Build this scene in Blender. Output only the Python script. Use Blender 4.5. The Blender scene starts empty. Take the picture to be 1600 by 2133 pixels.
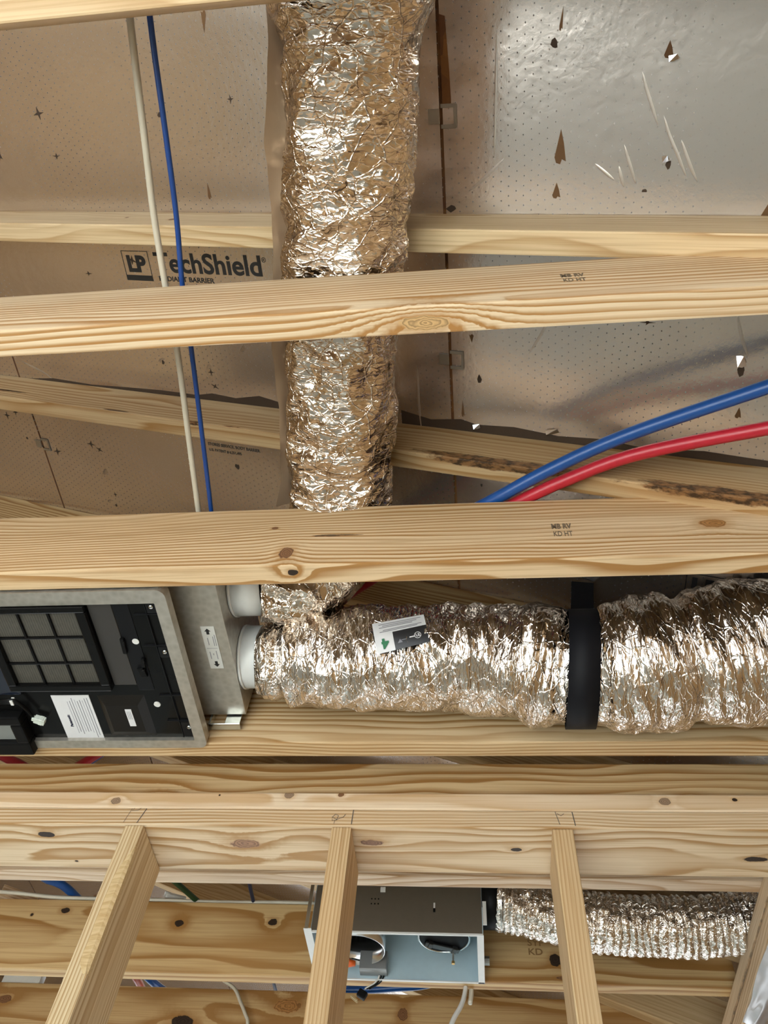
import bpy, bmesh, math, random
from mathutils import Vector, Matrix, noise as mn
sc = bpy.context.scene
COL = sc.collection
random.seed(7)

# ---------------------------------------------------------------- camera
Z0 = 1.5                       # eye height above the floor; all heights below are given above the eye
cam_d = bpy.data.cameras.new('camera')
cam = bpy.data.objects.new('camera', cam_d); COL.objects.link(cam); sc.camera = cam
cam_d.sensor_fit = 'VERTICAL'; cam_d.sensor_height = 24.0
cam_d.lens = 1634.43 * 24.0 / 2133.0
cam_d.clip_start = 0.02
rt = Vector((0.99430358, 0.08062806, 0.06971011)); up = Vector((0.0320023, -0.84969156, 0.526308)); fw = Vector((-0.10166729, 0.52107905, 0.84743164))
cm = Matrix((rt, up, -fw)).transposed().to_4x4(); cm.translation = Vector((0, 0, Z0)); cam.matrix_world = cm

# ---------------------------------------------------------------- sky and exposure
world = bpy.data.worlds.new('sky'); sc.world = world; world.use_nodes = True
wn = world.node_tree.nodes; wl = world.node_tree.links; wn.clear()
wo = wn.new('ShaderNodeOutputWorld'); wb = wn.new('ShaderNodeBackground'); wt = wn.new('ShaderNodeTexCoord')
wr = wn.new('ShaderNodeValToRGB'); ws = wn.new('ShaderNodeSeparateXYZ'); wm = wn.new('ShaderNodeMapRange')
wm.inputs['From Min'].default_value = -1; wm.inputs['From Max'].default_value = 1
wl.new(wt.outputs['Generated'], ws.inputs[0]); wl.new(ws.outputs['Z'], wm.inputs['Value']); wl.new(wm.outputs[0], wr.inputs[0])
e = wr.color_ramp.elements; e[0].position = 0.46; e[0].color = (0.42, 0.45, 0.47, 1); e[1].position = 0.54; e[1].color = (0.72, 0.92, 1.0, 1)
wl.new(wr.outputs[0], wb.inputs['Color']); wb.inputs['Strength'].default_value = 6.0; wl.new(wb.outputs[0], wo.inputs[0])
sc.view_settings.view_transform = 'Standard'; sc.view_settings.look = 'None'; sc.view_settings.gamma = 1.0
sc.view_settings.use_curve_mapping = False; sc.view_settings.exposure = 0.32
sc.cycles.use_denoising = True
sc.cycles.max_bounces = 8; sc.cycles.diffuse_bounces = 4; sc.cycles.glossy_bounces = 4; sc.cycles.caustics_reflective = False
sc.cycles.sample_clamp_indirect = 8.0

# ---------------------------------------------------------------- added sunlight through the openings behind, for a bright floor patch
sun_d = bpy.data.lights.new('sun', 'SUN'); sun_d.energy = 60.0; sun_d.angle = 0.03; sun_d.color = (0.84, 0.95, 1.0)
sun = bpy.data.objects.new('sun', sun_d); COL.objects.link(sun)
sun.rotation_euler = Vector((0.10, 0.65, -0.76)).to_track_quat('-Z', 'Y').to_euler()

# ---------------------------------------------------------------- helpers
W = {}
def put(o, parent=None, world=None):
    COL.objects.link(o)
    world = world or Matrix.Identity(4)
    if parent: o.parent = parent; o.matrix_basis = W[parent.name].inverted() @ world
    else: o.matrix_basis = world
    W[o.name] = world
    return o
def tag(o, label=None, cat=None, group=None, kind=None):
    if label: o['label'] = label
    if cat: o['category'] = cat
    if group: o['group'] = group
    if kind: o['kind'] = kind
    return o
def thing(name, loc, label, cat, group=None, rot=None):
    o = bpy.data.objects.new(name, None); o.empty_display_size = 0.05
    m = Matrix.Translation(Vector(loc) + Vector((0, 0, Z0)))
    if rot: m = m @ rot
    put(o, None, m); return tag(o, label, cat, group)
def mesh_obj(name, verts, faces, mat, parent=None, origin=(0, 0, 0), rot=None, smooth=False, uv=None, raw=False):
    """verts relative to origin; origin in eye-relative metres unless raw (then local to the parent)"""
    me = bpy.data.meshes.new(name); me.from_pydata([tuple(v) for v in verts], [], faces)
    if smooth: me.polygons.foreach_set('use_smooth', [True] * len(me.polygons))
    if uv:
        l = me.uv_layers.new(name='UVMap'); 
        for lp in me.loops: l.data[lp.index].uv = uv[lp.vertex_index]
    if mat: me.materials.append(mat)
    o = bpy.data.objects.new(name, me)
    m = Matrix.Translation(Vector(origin)) @ (rot or Matrix.Identity(4))
    if raw: m = W[parent.name] @ m
    else: m = Matrix.Translation((0, 0, Z0)) @ m
    return put(o, parent, m)
def bm_obj(name, bm, mat, parent=None, origin=(0, 0, 0), rot=None, smooth=False, raw=False):
    me = bpy.data.meshes.new(name); bm.to_mesh(me); bm.free()
    if smooth: me.polygons.foreach_set('use_smooth', [True] * len(me.polygons))
    if mat: me.materials.append(mat)
    o = bpy.data.objects.new(name, me)
    m = Matrix.Translation(Vector(origin)) @ (rot or Matrix.Identity(4))
    m = (W[parent.name] @ m) if raw else (Matrix.Translation((0, 0, Z0)) @ m)
    return put(o, parent, m)
def box_bm(size, bevel=0.0, seg=2, bm=None, off=(0, 0, 0)):
    bm = bm or bmesh.new()
    r = bmesh.ops.create_cube(bm, size=1.0)
    for v in r['verts']: v.co = Vector((v.co.x * size[0], v.co.y * size[1], v.co.z * size[2])) + Vector(off)
    if bevel > 0:
        es = list({ed for v in r['verts'] for ed in v.link_edges})
        bmesh.ops.bevel(bm, geom=es, offset=bevel, segments=seg, affect='EDGES', profile=0.6)
    return bm
def box(name, x0, x1, y0, y1, z0, z1, mat, parent=None, bevel=0.0, raw=False):
    c = ((x0 + x1) / 2, (y0 + y1) / 2, (z0 + z1) / 2)
    return bm_obj(name, box_bm((x1 - x0, y1 - y0, z1 - z0), bevel), mat, parent, c, None, False, raw)
def prism(name, pts, z0, z1, mat, parent, raw=False, bevel=0):
    """polygon (x, y) extruded from z0 to z1"""
    cx = sum(p[0] for p in pts) / len(pts); cy = sum(p[1] for p in pts) / len(pts); n = len(pts)
    v = [(p[0] - cx, p[1] - cy, 0) for p in pts] + [(p[0] - cx, p[1] - cy, z1 - z0) for p in pts]
    f = [tuple(range(n))[::-1], tuple(range(n, 2 * n))] + [(i, (i + 1) % n, n + (i + 1) % n, n + i) for i in range(n)]
    o = mesh_obj(name, v, f, mat, parent, (cx, cy, z0), None, False, None, raw)
    bm = bmesh.new(); bm.from_mesh(o.data); bmesh.ops.recalc_face_normals(bm, faces=bm.faces); bm.to_mesh(o.data); bm.free()
    return o
def cyl_bm(r, h, n=32, axis='Z', r2=None, cap=True, off=(0, 0, 0), bm=None):
    bm = bm or bmesh.new()
    g = bmesh.ops.create_cone(bm, cap_ends=cap, segments=n, radius1=r, radius2=r if r2 is None else r2, depth=h)
    R = {'Z': Matrix.Identity(3), 'X': Matrix.Rotation(math.pi / 2, 3, 'Y'), 'Y': Matrix.Rotation(math.pi / 2, 3, 'X')}[axis]
    for v in g['verts']: v.co = R @ v.co + Vector(off)
    return bm
def ring_bm(ro, ri, h, n=40, axis='X'):
    """hollow collar"""
    v = []; f = []
    for i in range(n):
        a = 2 * math.pi * i / n; c, s = math.cos(a), math.sin(a)
        for (r, t) in ((ro, -h / 2), (ro, h / 2), (ri, h / 2), (ri, -h / 2)):
            v.append({'X': (t, r * c, r * s), 'Z': (r * c, r * s, t), 'Y': (r * c, t, r * s)}[axis])
    for i in range(n):
        j = (i + 1) % n
        for k in range(4): f.append((4 * i + k, 4 * i + (k + 1) % 4, 4 * j + (k + 1) % 4, 4 * j + k))
    bm = bmesh.new(); bv = [bm.verts.new(p) for p in v]
    for q in f: bm.faces.new([bv[i] for i in q])
    bmesh.ops.recalc_face_normals(bm, faces=bm.faces); return bm
def catmull(pts, n):
    P = [Vector(p) for p in pts]; P = [2 * P[0] - P[1]] + P + [2 * P[-1] - P[-2]]
    out = []; k = len(P) - 3
    for i in range(n + 1):
        t = i / n * k; s = min(int(t), k - 1); u = t - s; a, b, c, d = P[s:s + 4]
        out.append(0.5 * ((2 * b) + (c - a) * u + (2 * a - 5 * b + 4 * c - d) * u * u + (3 * b - a - 3 * c + d) * u ** 3))
    # even spacing
    L = [0]
    for i in range(n): L.append(L[-1] + (out[i + 1] - out[i]).length)
    res = []; j = 0
    for i in range(n + 1):
        t = L[-1] * i / n
        while j < n - 1 and L[j + 1] < t: j += 1
        u = (t - L[j]) / max(L[j + 1] - L[j], 1e-9); res.append(out[j].lerp(out[j + 1], u))
    return res, L[-1]
def frames(C, up0):
    out = []; u = Vector(up0)
    for i in range(len(C)):
        t = (C[min(i + 1, len(C) - 1)] - C[max(i - 1, 0)]).normalized()
        u = (u - t * u.dot(t)).normalized(); out.append((t, t.cross(u), u))
    return out
def tube(name, pts, r, mat, parent=None, n=40, a=12, up0=(0, 0, 1)):
    C, L = catmull(pts, n); F = frames(C, up0); o0 = C[0]; v = []; f = []
    for c, (t, s, u) in zip(C, F):
        for k in range(a):
            an = 2 * math.pi * k / a; v.append(c - o0 + (s * math.cos(an) + u * math.sin(an)) * r)
    for i in range(n):
        for k in range(a): f.append((i * a + k, i * a + (k + 1) % a, (i + 1) * a + (k + 1) % a, (i + 1) * a + k))
    f.append(tuple(range(a))[::-1]); f.append(tuple(n * a + k for k in range(a)))
    return mesh_obj(name, v, f, mat, parent, o0, None, True)
def text(name, body, loc, right, upv, size, mat, parent, bold=0.0, ext=0.0002, width=None, raw=False):
    cu = bpy.data.curves.new(name, 'FONT'); cu.body = body; cu.size = size; cu.offset = bold; cu.extrude = ext; cu.resolution_u = 4
    cu.materials.append(mat)
    o = bpy.data.objects.new(name, cu)
    r = Vector(right).normalized(); u = Vector(upv).normalized(); nn = r.cross(u)
    m = Matrix((r, u, nn)).transposed().to_4x4(); m.translation = Vector(loc)
    if width:
        bpy.context.view_layer.update(); COL.objects.link(o); bpy.context.view_layer.update()
        w = o.dimensions.x; COL.objects.unlink(o)
        m = m @ Matrix.Diagonal((width / max(w, 1e-6), 1, 1, 1))
    m = (W[parent.name] @ m) if raw else (Matrix.Translation((0, 0, Z0)) @ m)
    COL.objects.link(o); bpy.context.view_layer.update()
    me = bpy.data.meshes.new_from_object(o.evaluated_get(bpy.context.evaluated_depsgraph_get())); bpy.data.objects.remove(o)
    if not me.materials: me.materials.append(mat)
    return put(bpy.data.objects.new(name, me), parent, m)

# ---------------------------------------------------------------- node helper
class NG:
    def __init__(s, name):
        s.mat = bpy.data.materials.new(name); s.mat.use_nodes = True
        s.t = s.mat.node_tree; s.t.nodes.clear()
        s.out = s.t.nodes.new('ShaderNodeOutputMaterial'); s.b = s.t.nodes.new('ShaderNodeBsdfPrincipled')
        s.t.links.new(s.b.outputs[0], s.out.inputs[0])
    def set(s, sock, v):
        if hasattr(v, 'is_linked') or isinstance(v, bpy.types.NodeSocket): s.t.links.new(v, sock)
        else: sock.default_value = v
    def n(s, typ, ins=None, **kw):
        nd = s.t.nodes.new('ShaderNode' + typ)
        for k, v in kw.items(): setattr(nd, k, v)
        for k, v in (ins or {}).items(): s.set(nd.inputs[k], v)
        return nd
    def m(s, op, a, b=0.0, c=0.0):
        nd = s.t.nodes.new('ShaderNodeMath'); nd.operation = op
        s.set(nd.inputs[0], a); s.set(nd.inputs[1], b)
        if len(nd.inputs) > 2: s.set(nd.inputs[2], c)
        return nd.outputs[0]
    def v(s, op, a, b=(0, 0, 0)):
        nd = s.t.nodes.new('ShaderNodeVectorMath'); nd.operation = op
        s.set(nd.inputs[0], a)
        if op == 'SCALE': s.set(nd.inputs['Scale'], b)
        else: s.set(nd.inputs[1], b)
        return nd.outputs['Value'] if op in ('LENGTH', 'DOT_PRODUCT', 'DISTANCE') else nd.outputs[0]
    def mix(s, f, a, b, typ='MIX'):
        nd = s.t.nodes.new('ShaderNodeMix'); nd.data_type = 'RGBA'; nd.blend_type = typ
        s.set(nd.inputs[0], f); s.set(nd.inputs[6], a); s.set(nd.inputs[7], b); return nd.outputs[2]
    def ramp(s, f, stops, interp='LINEAR'):
        nd = s.t.nodes.new('ShaderNodeValToRGB'); nd.color_ramp.interpolation = interp; el = nd.color_ramp.elements
        while len(el) < len(stops): el.new(0.5)
        for q, (p, c) in zip(el, stops): q.position = p; q.color = c if len(c) == 4 else (*c, 1)
        s.set(nd.inputs[0], f); return nd.outputs[0]
    def noise(s, vec, scale=1.0, detail=2.0, rough=0.5, typ='FBM', col=False):
        nd = s.t.nodes.new('ShaderNodeTexNoise'); nd.noise_type = typ
        s.set(nd.inputs['Vector'], vec); nd.inputs['Scale'].default_value = scale; nd.inputs['Detail'].default_value = detail
        nd.inputs['Roughness'].default_value = rough
        return nd.outputs['Color'] if col else nd.outputs['Fac']
    def sstep(s, x, a, b):
        nd = s.t.nodes.new('ShaderNodeMapRange'); nd.interpolation_type = 'SMOOTHSTEP'
        s.set(nd.inputs['Value'], x); nd.inputs['From Min'].default_value = a; nd.inputs['From Max'].default_value = b
        return nd.outputs[0]
def simple(name, col, rough=0.5, metal=0.0, **kw):
    g = NG(name); g.b.inputs['Base Color'].default_value = (*col, 1); g.b.inputs['Roughness'].default_value = rough; g.b.inputs['Metallic'].default_value = metal
    tc = g.n('TexCoord').outputs['Object']
    f = g.noise(tc, 60, 3); c = g.mix(g.m('MULTIPLY', f, 0.35), (*col, 1), (*[q * 0.72 for q in col], 1)); g.set(g.b.inputs['Base Color'], c)
    for k, v in kw.items(): g.b.inputs[k].default_value = v
    return g.mat

# ---------------------------------------------------------------- wood
def wood(name, seed, light=(0.74, 0.561, 0.310), dark=(0.43, 0.25, 0.10), spacing=0.0075, cy=0.03, cz=0.05, contrast=1.0, warp=0.03, knots=(), stains=(), tint=None, fade=0.0):
    g = NG(name); co = g.n('TexCoord').outputs['Object']
    sd = (seed * 3.17, seed * 1.31, seed * 2.7)
    cs = g.v('ADD', co, sd)
    wv = g.v('SUBTRACT', g.noise(g.v('MULTIPLY', cs, (1.3, 5, 5)), 1.0, 2, 0.5, col=True), (0.5, 0.5, 0.5))
    w2 = g.v('SUBTRACT', g.noise(g.v('MULTIPLY', cs, (6, 16, 16)), 1.0, 2, 0.5, col=True), (0.5, 0.5, 0.5))
    p = g.v('ADD', g.v('ADD', co, g.v('SCALE', wv, warp * 2)), g.v('SCALE', w2, 0.004))
    p = g.v('SUBTRACT', g.v('MULTIPLY', p, (0.0, 1, 1)), (0, cy, cz))
    r = g.v('LENGTH', p)
    kmask = None; kcol = None; ds = []
    for (kp, ks, amp, kc) in knots:
        d = g.v('LENGTH', g.v('DIVIDE', g.v('SUBTRACT', co, kp), ks))
        d = g.m('ADD', d, g.m('MULTIPLY', g.m('SUBTRACT', g.noise(cs, 90, 2), 0.5), 0.7))
        ds.append((d, kc))
        if amp:
            ex = g.m('MULTIPLY', g.m('EXPONENT', g.m('MULTIPLY', g.m('MULTIPLY', d, d), -0.16)), amp)
            r = g.m('ADD', r, ex)
    q = g.m('DIVIDE', r, spacing)
    q = g.m('ADD', q, g.m('MULTIPLY', g.noise(g.v('MULTIPLY', cs, (2, 60, 60)), 1.0, 1), 0.35))
    fr = g.m('FRACT', q)
    contrast = min(1.7, contrast * 1.6)
    dark = (dark[0] * .86, dark[1] * .78, dark[2] * .68)
    ring = g.ramp(fr, [(0.0, (0, 0, 0)), (0.38, (0.08, 0.08, 0.08)), (0.78, (0.75, 0.75, 0.75)), (0.9, (1, 1, 1)), (1.0, (0.0, 0.0, 0.0))])
    amt = g.m('MULTIPLY', ring, g.m('MULTIPLY', g.sstep(g.noise(g.v('MULTIPLY', cs, (0.9, 14, 14)), 1.0, 1), 0.22, 0.58), 0.8 * contrast))
    amt = g.m('MINIMUM', g.m('ADD', amt, g.m('MULTIPLY', ring, 0.16 * contrast)), 1.0)
    col = g.mix(amt, (*light, 1), (*dark, 1))
    fib = g.noise(g.v('MULTIPLY', cs, (5, 330, 330)), 1.0, 2)
    col = g.mix(g.m('MULTIPLY', g.sstep(g.m('ADD', g.m('MULTIPLY', fib, .6), g.m('MULTIPLY', g.noise(g.v('MULTIPLY', cs, (3, 140, 140)), 1.0, 2), .4)), 0.42, 0.72), 0.5), col, (dark[0] * 0.9, dark[1] * 0.85, dark[2] * 0.8, 1))
    tone = g.noise(g.v('MULTIPLY', cs, (1.6, 7, 7)), 1.0, 3)
    col = g.mix(g.m('MULTIPLY', g.sstep(tone, 0.42, 0.75), 0.38), col, (light[0] * 0.86, light[1] * 0.72, light[2] * 0.56, 1))
    for (sp, ss, scol, sa) in stains:
        d = g.v('LENGTH', g.v('DIVIDE', g.v('SUBTRACT', co, sp), ss))
        d = g.m('ADD', d, g.m('MULTIPLY', g.m('SUBTRACT', g.noise(g.v('MULTIPLY', cs, (0.4, 1, 1)), 60, 4, 0.7), 0.5), 1.1))
        pat = g.noise(g.v('MULTIPLY', cs, (0.5, 1, 1)), 110, 3, 0.6)
        c2 = g.mix(g.sstep(pat, 0.35, 0.62), (*[x * 0.35 for x in scol], 1), (*[min(1, x * 1.8) for x in scol], 1))
        col = g.mix(g.m('MULTIPLY', g.sstep(d, 1.05, 0.8), sa), col, c2)
    for d, kc in ds:
        halo = g.m('MULTIPLY', g.sstep(d, 2.1, 0.9), 0.45)
        col = g.mix(halo, col, (dark[0], dark[1] * 0.92, dark[2] * 0.8, 1))
        kc2 = g.mix(g.sstep(g.m('FRACT', g.m('MULTIPLY', d, 3.3)), 0.3, 0.9), (*kc, 1), (*[x * 0.55 for x in kc], 1))
        col = g.mix(g.sstep(d, 1.06, 0.9), col, kc2)
    g.set(g.b.inputs['Base Color'], col)
    g.b.inputs['Roughness'].default_value = 0.55; g.b.inputs['Specular IOR Level'].default_value = 0.3
    bp = g.n('Bump', {'Height': g.m('ADD', g.m('MULTIPLY', ring, 0.4), g.m('MULTIPLY', fib, 0.6)), 'Strength': 0.12, 'Distance': 0.001})
    g.set(g.b.inputs['Normal'], bp.outputs[0])
    return g.mat
BLK = (0.035, 0.02, 0.012); BRN = (0.23, 0.11, 0.05); GRY = (0.33, 0.22, 0.14); ORG = (0.40, 0.19, 0.06)

def board(name, label, cat, group, x0, x1, y0, y1, z0, z1, seed, knots=(), stains=(), bevel=0.003, rot=None, kind=None, **kw):
    c = Vector(((x0 + x1) / 2, (y0 + y1) / 2, (z0 + z1) / 2))
    kl = [(tuple(Vector(k[0]) - c), k[1], k[2], k[3]) for k in knots]
    sl = [(tuple(Vector(k[0]) - c), k[1], k[2], k[3]) for k in stains]
    m = wood('wood_' + name + str(seed), seed, knots=kl, stains=sl, **kw)
    o = bm_obj(name, box_bm((x1 - x0, y1 - y0, z1 - z0), bevel), m, None, c, rot)
    return tag(o, label, cat, group, kind)

# ================================================================ SETTING
H = 1.007; TH = 0.038
osb = None
def make_osb(name, a=(0.50, 0.31, 0.13), b=(0.30, 0.16, 0.06)):
    g = NG(name); co = g.n('TexCoord').outputs['Object']
    vo = g.n('TexVoronoi', {'Vector': g.v('MULTIPLY', co, (1, 1, 1)), 'Scale': 38.0}, feature='F1')
    c = g.mix(vo.outputs['Color'], (*a, 1), (*b, 1)); g.set(g.b.inputs['Base Color'], c); g.b.inputs['Roughness'].default_value = 0.75
    return g.mat
osb = make_osb('oriented_strand_board')
slope = 0.3585; TS = math.tan(slope); CS = math.cos(slope)
roofZ = 1.4123

def plain_structure(name, x0, x1, y0, y1, z0, z1, mat):
    return tag(box(name, x0, x1, y0, y1, z0, z1, mat), kind='structure')
g = NG('floor_board'); co = g.n('TexCoord').outputs['Object']
g.set(g.b.inputs['Base Color'], g.mix(g.noise(co, 3, 4), (0.385, 0.355, 0.315, 1), (0.475, 0.445, 0.40, 1))); g.b.inputs['Roughness'].default_value = 0.7
plain_structure('floor', -4.3, 0.74, -2.15, 5.2, -Z0 - 0.05, -Z0, g.mat)
wall_m = make_osb('wall_board', (0.42, 0.27, 0.13), (0.28, 0.16, 0.06))
def wall_with_opening(name, axis, at, lo, hi, zlo, zhi, holes):
    """thin sheathing wall with rectangular openings: holes (a0, a1, z0, z1)"""
    bm = bmesh.new()
    cuts = sorted({lo, hi} | {h[0] for h in holes} | {h[1] for h in holes}); zc = sorted({zlo, zhi} | {h[2] for h in holes} | {h[3] for h in holes})
    for a0, a1 in zip(cuts, cuts[1:]):
        for b0, b1 in zip(zc, zc[1:]):
            am, bmid = (a0 + a1) / 2, (b0 + b1) / 2
            if any(h[0] < am < h[1] and h[2] < bmid < h[3] for h in holes): continue
            if axis == 'X': box_bm((0.012, a1 - a0, b1 - b0), 0, 1, bm, (at, am, bmid))
            else: box_bm((a1 - a0, 0.012, b1 - b0), 0, 1, bm, (am, at, bmid))
    return tag(bm_obj(name, bm, wall_m), kind='structure')
wall_with_opening('wall_right', 'X', 0.722, -2.1, 5.2, -Z0, 1.12, [(2.6, 4.4, -1.4, 0.6)])
wall_with_opening('wall_back', 'Y', -2.1, -4.3, 0.74, -Z0, 2.9, [(-3.4, -1.7, -1.48, 0.75), (-1.5, 0.45, -1.48, 0.75)])
wall_with_opening('wall_left', 'X', -4.3, -2.1, 5.2, -Z0, 3.1, [])
wall_with_opening('wall_front', 'Y', 5.2, -4.3, 0.74, -Z0, 2.9, [(-3.6, -1.9, -0.9, 0.8), (-1.4, 0.2, -0.9, 0.8)])

# ---- roof deck: strand board above, foil faced panels below
ceil_rot = Matrix.Rotation(slope, 4, 'Y')
ceiling = bpy.data.objects.new('ceiling', None)
put(ceiling, None, Matrix.Translation((0, 0, Z0 + roofZ)) @ ceil_rot); tag(ceiling, kind='structure')
def LX(x): return x / CS                         # plan x -> distance down the slope
osb_dark = make_osb('roof_strand_board', (0.24, 0.095, 0.02), (0.09, 0.03, 0.008))
box('deck_board', LX(-4.4), LX(1.1), -3.5, 5.3, 0.0035, 0.014, osb_dark, ceiling, 0, True)

g = NG('perforated_foil'); co = g.n('TexCoord').outputs['Object']
sx = g.n('SeparateXYZ', {'Vector': co})
wob = g.noise(co, 9, 2); 
ux = g.m('ADD', g.m('DIVIDE', sx.outputs[0], 0.0124), g.m('MULTIPLY', wob, 1.2)); vy = g.m('DIVIDE', sx.outputs[1], 0.0150)
vy = g.m('ADD', vy, g.m('MULTIPLY', g.m('FLOOR', ux), 0.52)); 
du = g.m('MULTIPLY', g.m('SUBTRACT', g.m('FRACT', ux), 0.5), 0.0124); dv = g.m('MULTIPLY', g.m('SUBTRACT', g.m('FRACT', vy), 0.5), 0.0150)
rad = g.m('SQRT', g.m('ADD', g.m('MULTIPLY', du, du), g.m('MULTIPLY', g.m('MULTIPLY', dv, dv), 0.6)))
strength = g.sstep(g.noise(g.v('MULTIPLY', co, (1, 0.6, 1)), 2.6, 1), 0.36, 0.60)
dot = g.m('MULTIPLY', g.sstep(rad, 0.0013, 0.0006), g.m('ADD', g.m('MULTIPLY', strength, 0.8), 0.08))
cloud = g.noise(co, 5, 4)
base = g.mix(cloud, (0.74, 0.67, 0.63, 1), (0.64, 0.575, 0.53, 1))
g.set(g.b.inputs['Base Color'], g.mix(dot, base, (0.014, 0.008, 0.004, 1)))
g.b.inputs['Metallic'].default_value = 0.93
g.set(g.b.inputs['Roughness'], g.m('ADD', g.m('ADD', 0.17, g.m('MULTIPLY', cloud, 0.12)), g.m('MULTIPLY', dot, 0.4)))
wr1 = g.noise(g.v('MULTIPLY', g.v('ADD', co, g.v('SCALE', g.noise(co, 4, 2, col=True), 0.12)), (26, 7, 1)), 1.0, 3, 0.55, 'RIDGED_MULTIFRACTAL')
wr_amt = g.sstep(g.noise(co, 3.4, 1), 0.46, 0.66)
fine = g.noise(g.v('MULTIPLY', co, (1, 0.7, 1)), 130, 3, 0.6)
med = g.noise(co, 34, 2)
hgt = g.m('ADD', g.m('ADD', g.m('MULTIPLY', fine, 0.30), g.m('MULTIPLY', med, 0.45)), g.m('MULTIPLY', g.m('MULTIPLY', wr1, wr_amt), 0.45))
g.set(g.b.inputs['Specular IOR Level'], g.m('SUBTRACT', .5, g.m('MULTIPLY', dot, .5)))
g.set(g.b.inputs['Normal'], g.n('Bump', {'Height': hgt, 'Strength': 0.42, 'Distance': 0.0022}).outputs[0])
foil_deck = g.mat
SEAM = -0.0165
xs = [-4.4, SEAM - 3 * 1.1145, SEAM - 2 * 1.1145, SEAM - 1.1145, SEAM, 1.1]
ysplit = {0: [-3.5, 0.297, 5.3], 1: [-3.5, 1.51, 5.3], 2: [-3.5, 0.297 - 0.0, 5.3], 3: [-3.5, 2.33, 5.3], 4: [-3.5, -0.12, 2.33, 5.3]}
ysplit[2] = [-3.5, 1.92, 5.3]
for i in range(5):
    for y0, y1 in zip(ysplit[i], ysplit[i][1:]):
        gl = 0.0028 if i else 0; gr = 0.0028 if i < 4 else 0
        box('foil_panel', LX(xs[i]) + gl, LX(xs[i + 1]) - gr, y0 + 0.001, y1 - 0.001, -0.0005, 0.0035, foil_deck, ceiling, 0, True)

# torn spots where the strand board shows, each a shallow ragged opening
tear_m = make_osb('torn_strand_board', (0.15, 0.07, 0.02), (0.04, 0.018, 0.007))
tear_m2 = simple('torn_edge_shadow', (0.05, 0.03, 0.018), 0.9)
flap_m = None
def tear(x, y, w, l, kind='spike', ang=0.0):
    pts = []
    if kind == 'spike': base = [(0, -.5), (.28, -.1), (.5, .42), (.15, .36), (.0, .5), (-.35, .46), (-.5, .3), (-.22, -.15)]
    elif kind == 'star':
        base = []
        for k in range(8): a = k * math.pi / 4 + random.uniform(-.25, .25); q = .5 if k % 2 == 0 else .14; base.append((q * math.cos(a), q * math.sin(a)))
    else: base = [(.5 * math.cos(a + random.uniform(-.2, .2)) * random.uniform(.6, 1.1), .5 * math.sin(a) * random.uniform(.6, 1.1)) for a in [k * math.pi / 4 for k in range(8)]]
    c, s = math.cos(ang), math.sin(ang)
    for (a, b) in base: a *= w; b *= l; pts.append((LX(x) + a * c - b * s, y + a * s + b * c))
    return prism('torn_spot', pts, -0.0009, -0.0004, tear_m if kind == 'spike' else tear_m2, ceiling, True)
for a in [(0.154, .037, .012, .016, 'blob'), (.306, .054, .013, .022, 'spike'), (.163, .006, .005, .03, 'spike', .1), (.167, .175, .018, .050, 'spike'), (.163, .239, .013, .024, 'spike'),
          (.319, .204, .011, .015, 'blob'), (.29, .24, .010, .006, 'blob'), (.454, .269, .014, .02, 'spike'), (.024, .494, .008, .016, 'spike', 3.1), (.036, .573, .010, .02, 'blob'), (.312, .445, .026, .010, 'star'),
          (.455, .514, .013, .030, 'blob'), (.461, .59, .010, .020, 'spike'), (.037, .803, .006, .008, 'blob'), (-.006, .267, .018, .012, 'blob'), (.004, .637, .006, .035, 'spike'),
          (-.832, .086, .030, .024, 'star'), (-.968, .162, .016, .034, 'star', .4), (-.816, .166, .022, .012, 'star'), (-.419, -.039, .010, .034, 'spike', 3.3), (-.392, .082, .014, .016, 'star'), (-.546, .101, .012, .010, 'blob'),
          (-.471, .236, .008, .030, 'spike'), (-.816, .407, .022, .010, 'star'), (-.673, .603, .010, .012, 'blob'), (-.551, .615, .016, .018, 'star'), (-.548, .649, .022, .014, 'star', .5), (-1.225, .804, .02, .024, 'star'), (-1.19, .79, .02, .02, 'star'),
          (-1.086, .893, .030, .024, 'star'), (-.961, .853, .028, .022, 'star'), (-.938, .866, .022, .018, 'star', .6), (-.532, .851, .014, .016, 'blob'), (-1.18, .866, .010, .010, 'blob'), (-.938, 1.036, .008, .010, 'blob'), (-.93, 1.0, .012, .016, 'star'), (-.665, .92, .010, .016, 'blob')]:
    tear(*a)
# wide strip of missing foil beside the long seam
prism('torn_shade_strip', [(LX(SEAM) + .003, -.015), (LX(SEAM) + .012, -.012), (LX(SEAM) + .014, .02), (LX(SEAM) + .0165, .06), (LX(SEAM) + .0175, .095), (LX(SEAM) + .018, .113), (LX(SEAM) + .003, .113)], -0.0009, 0.0002, osb_dark, ceiling, True)
# folded foil flaps that catch the light
flap_m = simple('bright_foil', (0.9, 0.9, 0.9), 0.12, 1.0)
for (x, y, w, l, tx, ty) in [(-.461, .555, .010, .022, .5, -.6), (-.68, .60, .012, .010, .5, -.6), (-.556, .605, .010, .016, .6, -.5), (-.945, .936, .012, .026, .6, -.5), (.169, .665, .024, .010, -.4, -.7), (.03, .672, .014, .010, -.5, -.6), (.452, .50, .012, .02, -.5, -.5), (.314, .196, .008, .010, -.4, -.5), (.312, .066, .012, .010, -.3, -.6), (-.96, 1.028, .01, .01, .5, -.4)]:
    v = [(-w / 2, -l / 2, 0), (w * .4, -l * .45, -w * .3), (w * .5, l * .4, -w * .5), (0, l / 2, -w * .25), (-w * .45, l * .4, 0)]
    mesh_obj('foil_flap', v, [(0, 1, 2, 3, 4)], flap_m, ceiling, (LX(x), y, -0.003), Matrix.Rotation(tx, 4, 'Y') @ Matrix.Rotation(ty, 4, 'X'), False, None, True)
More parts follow.
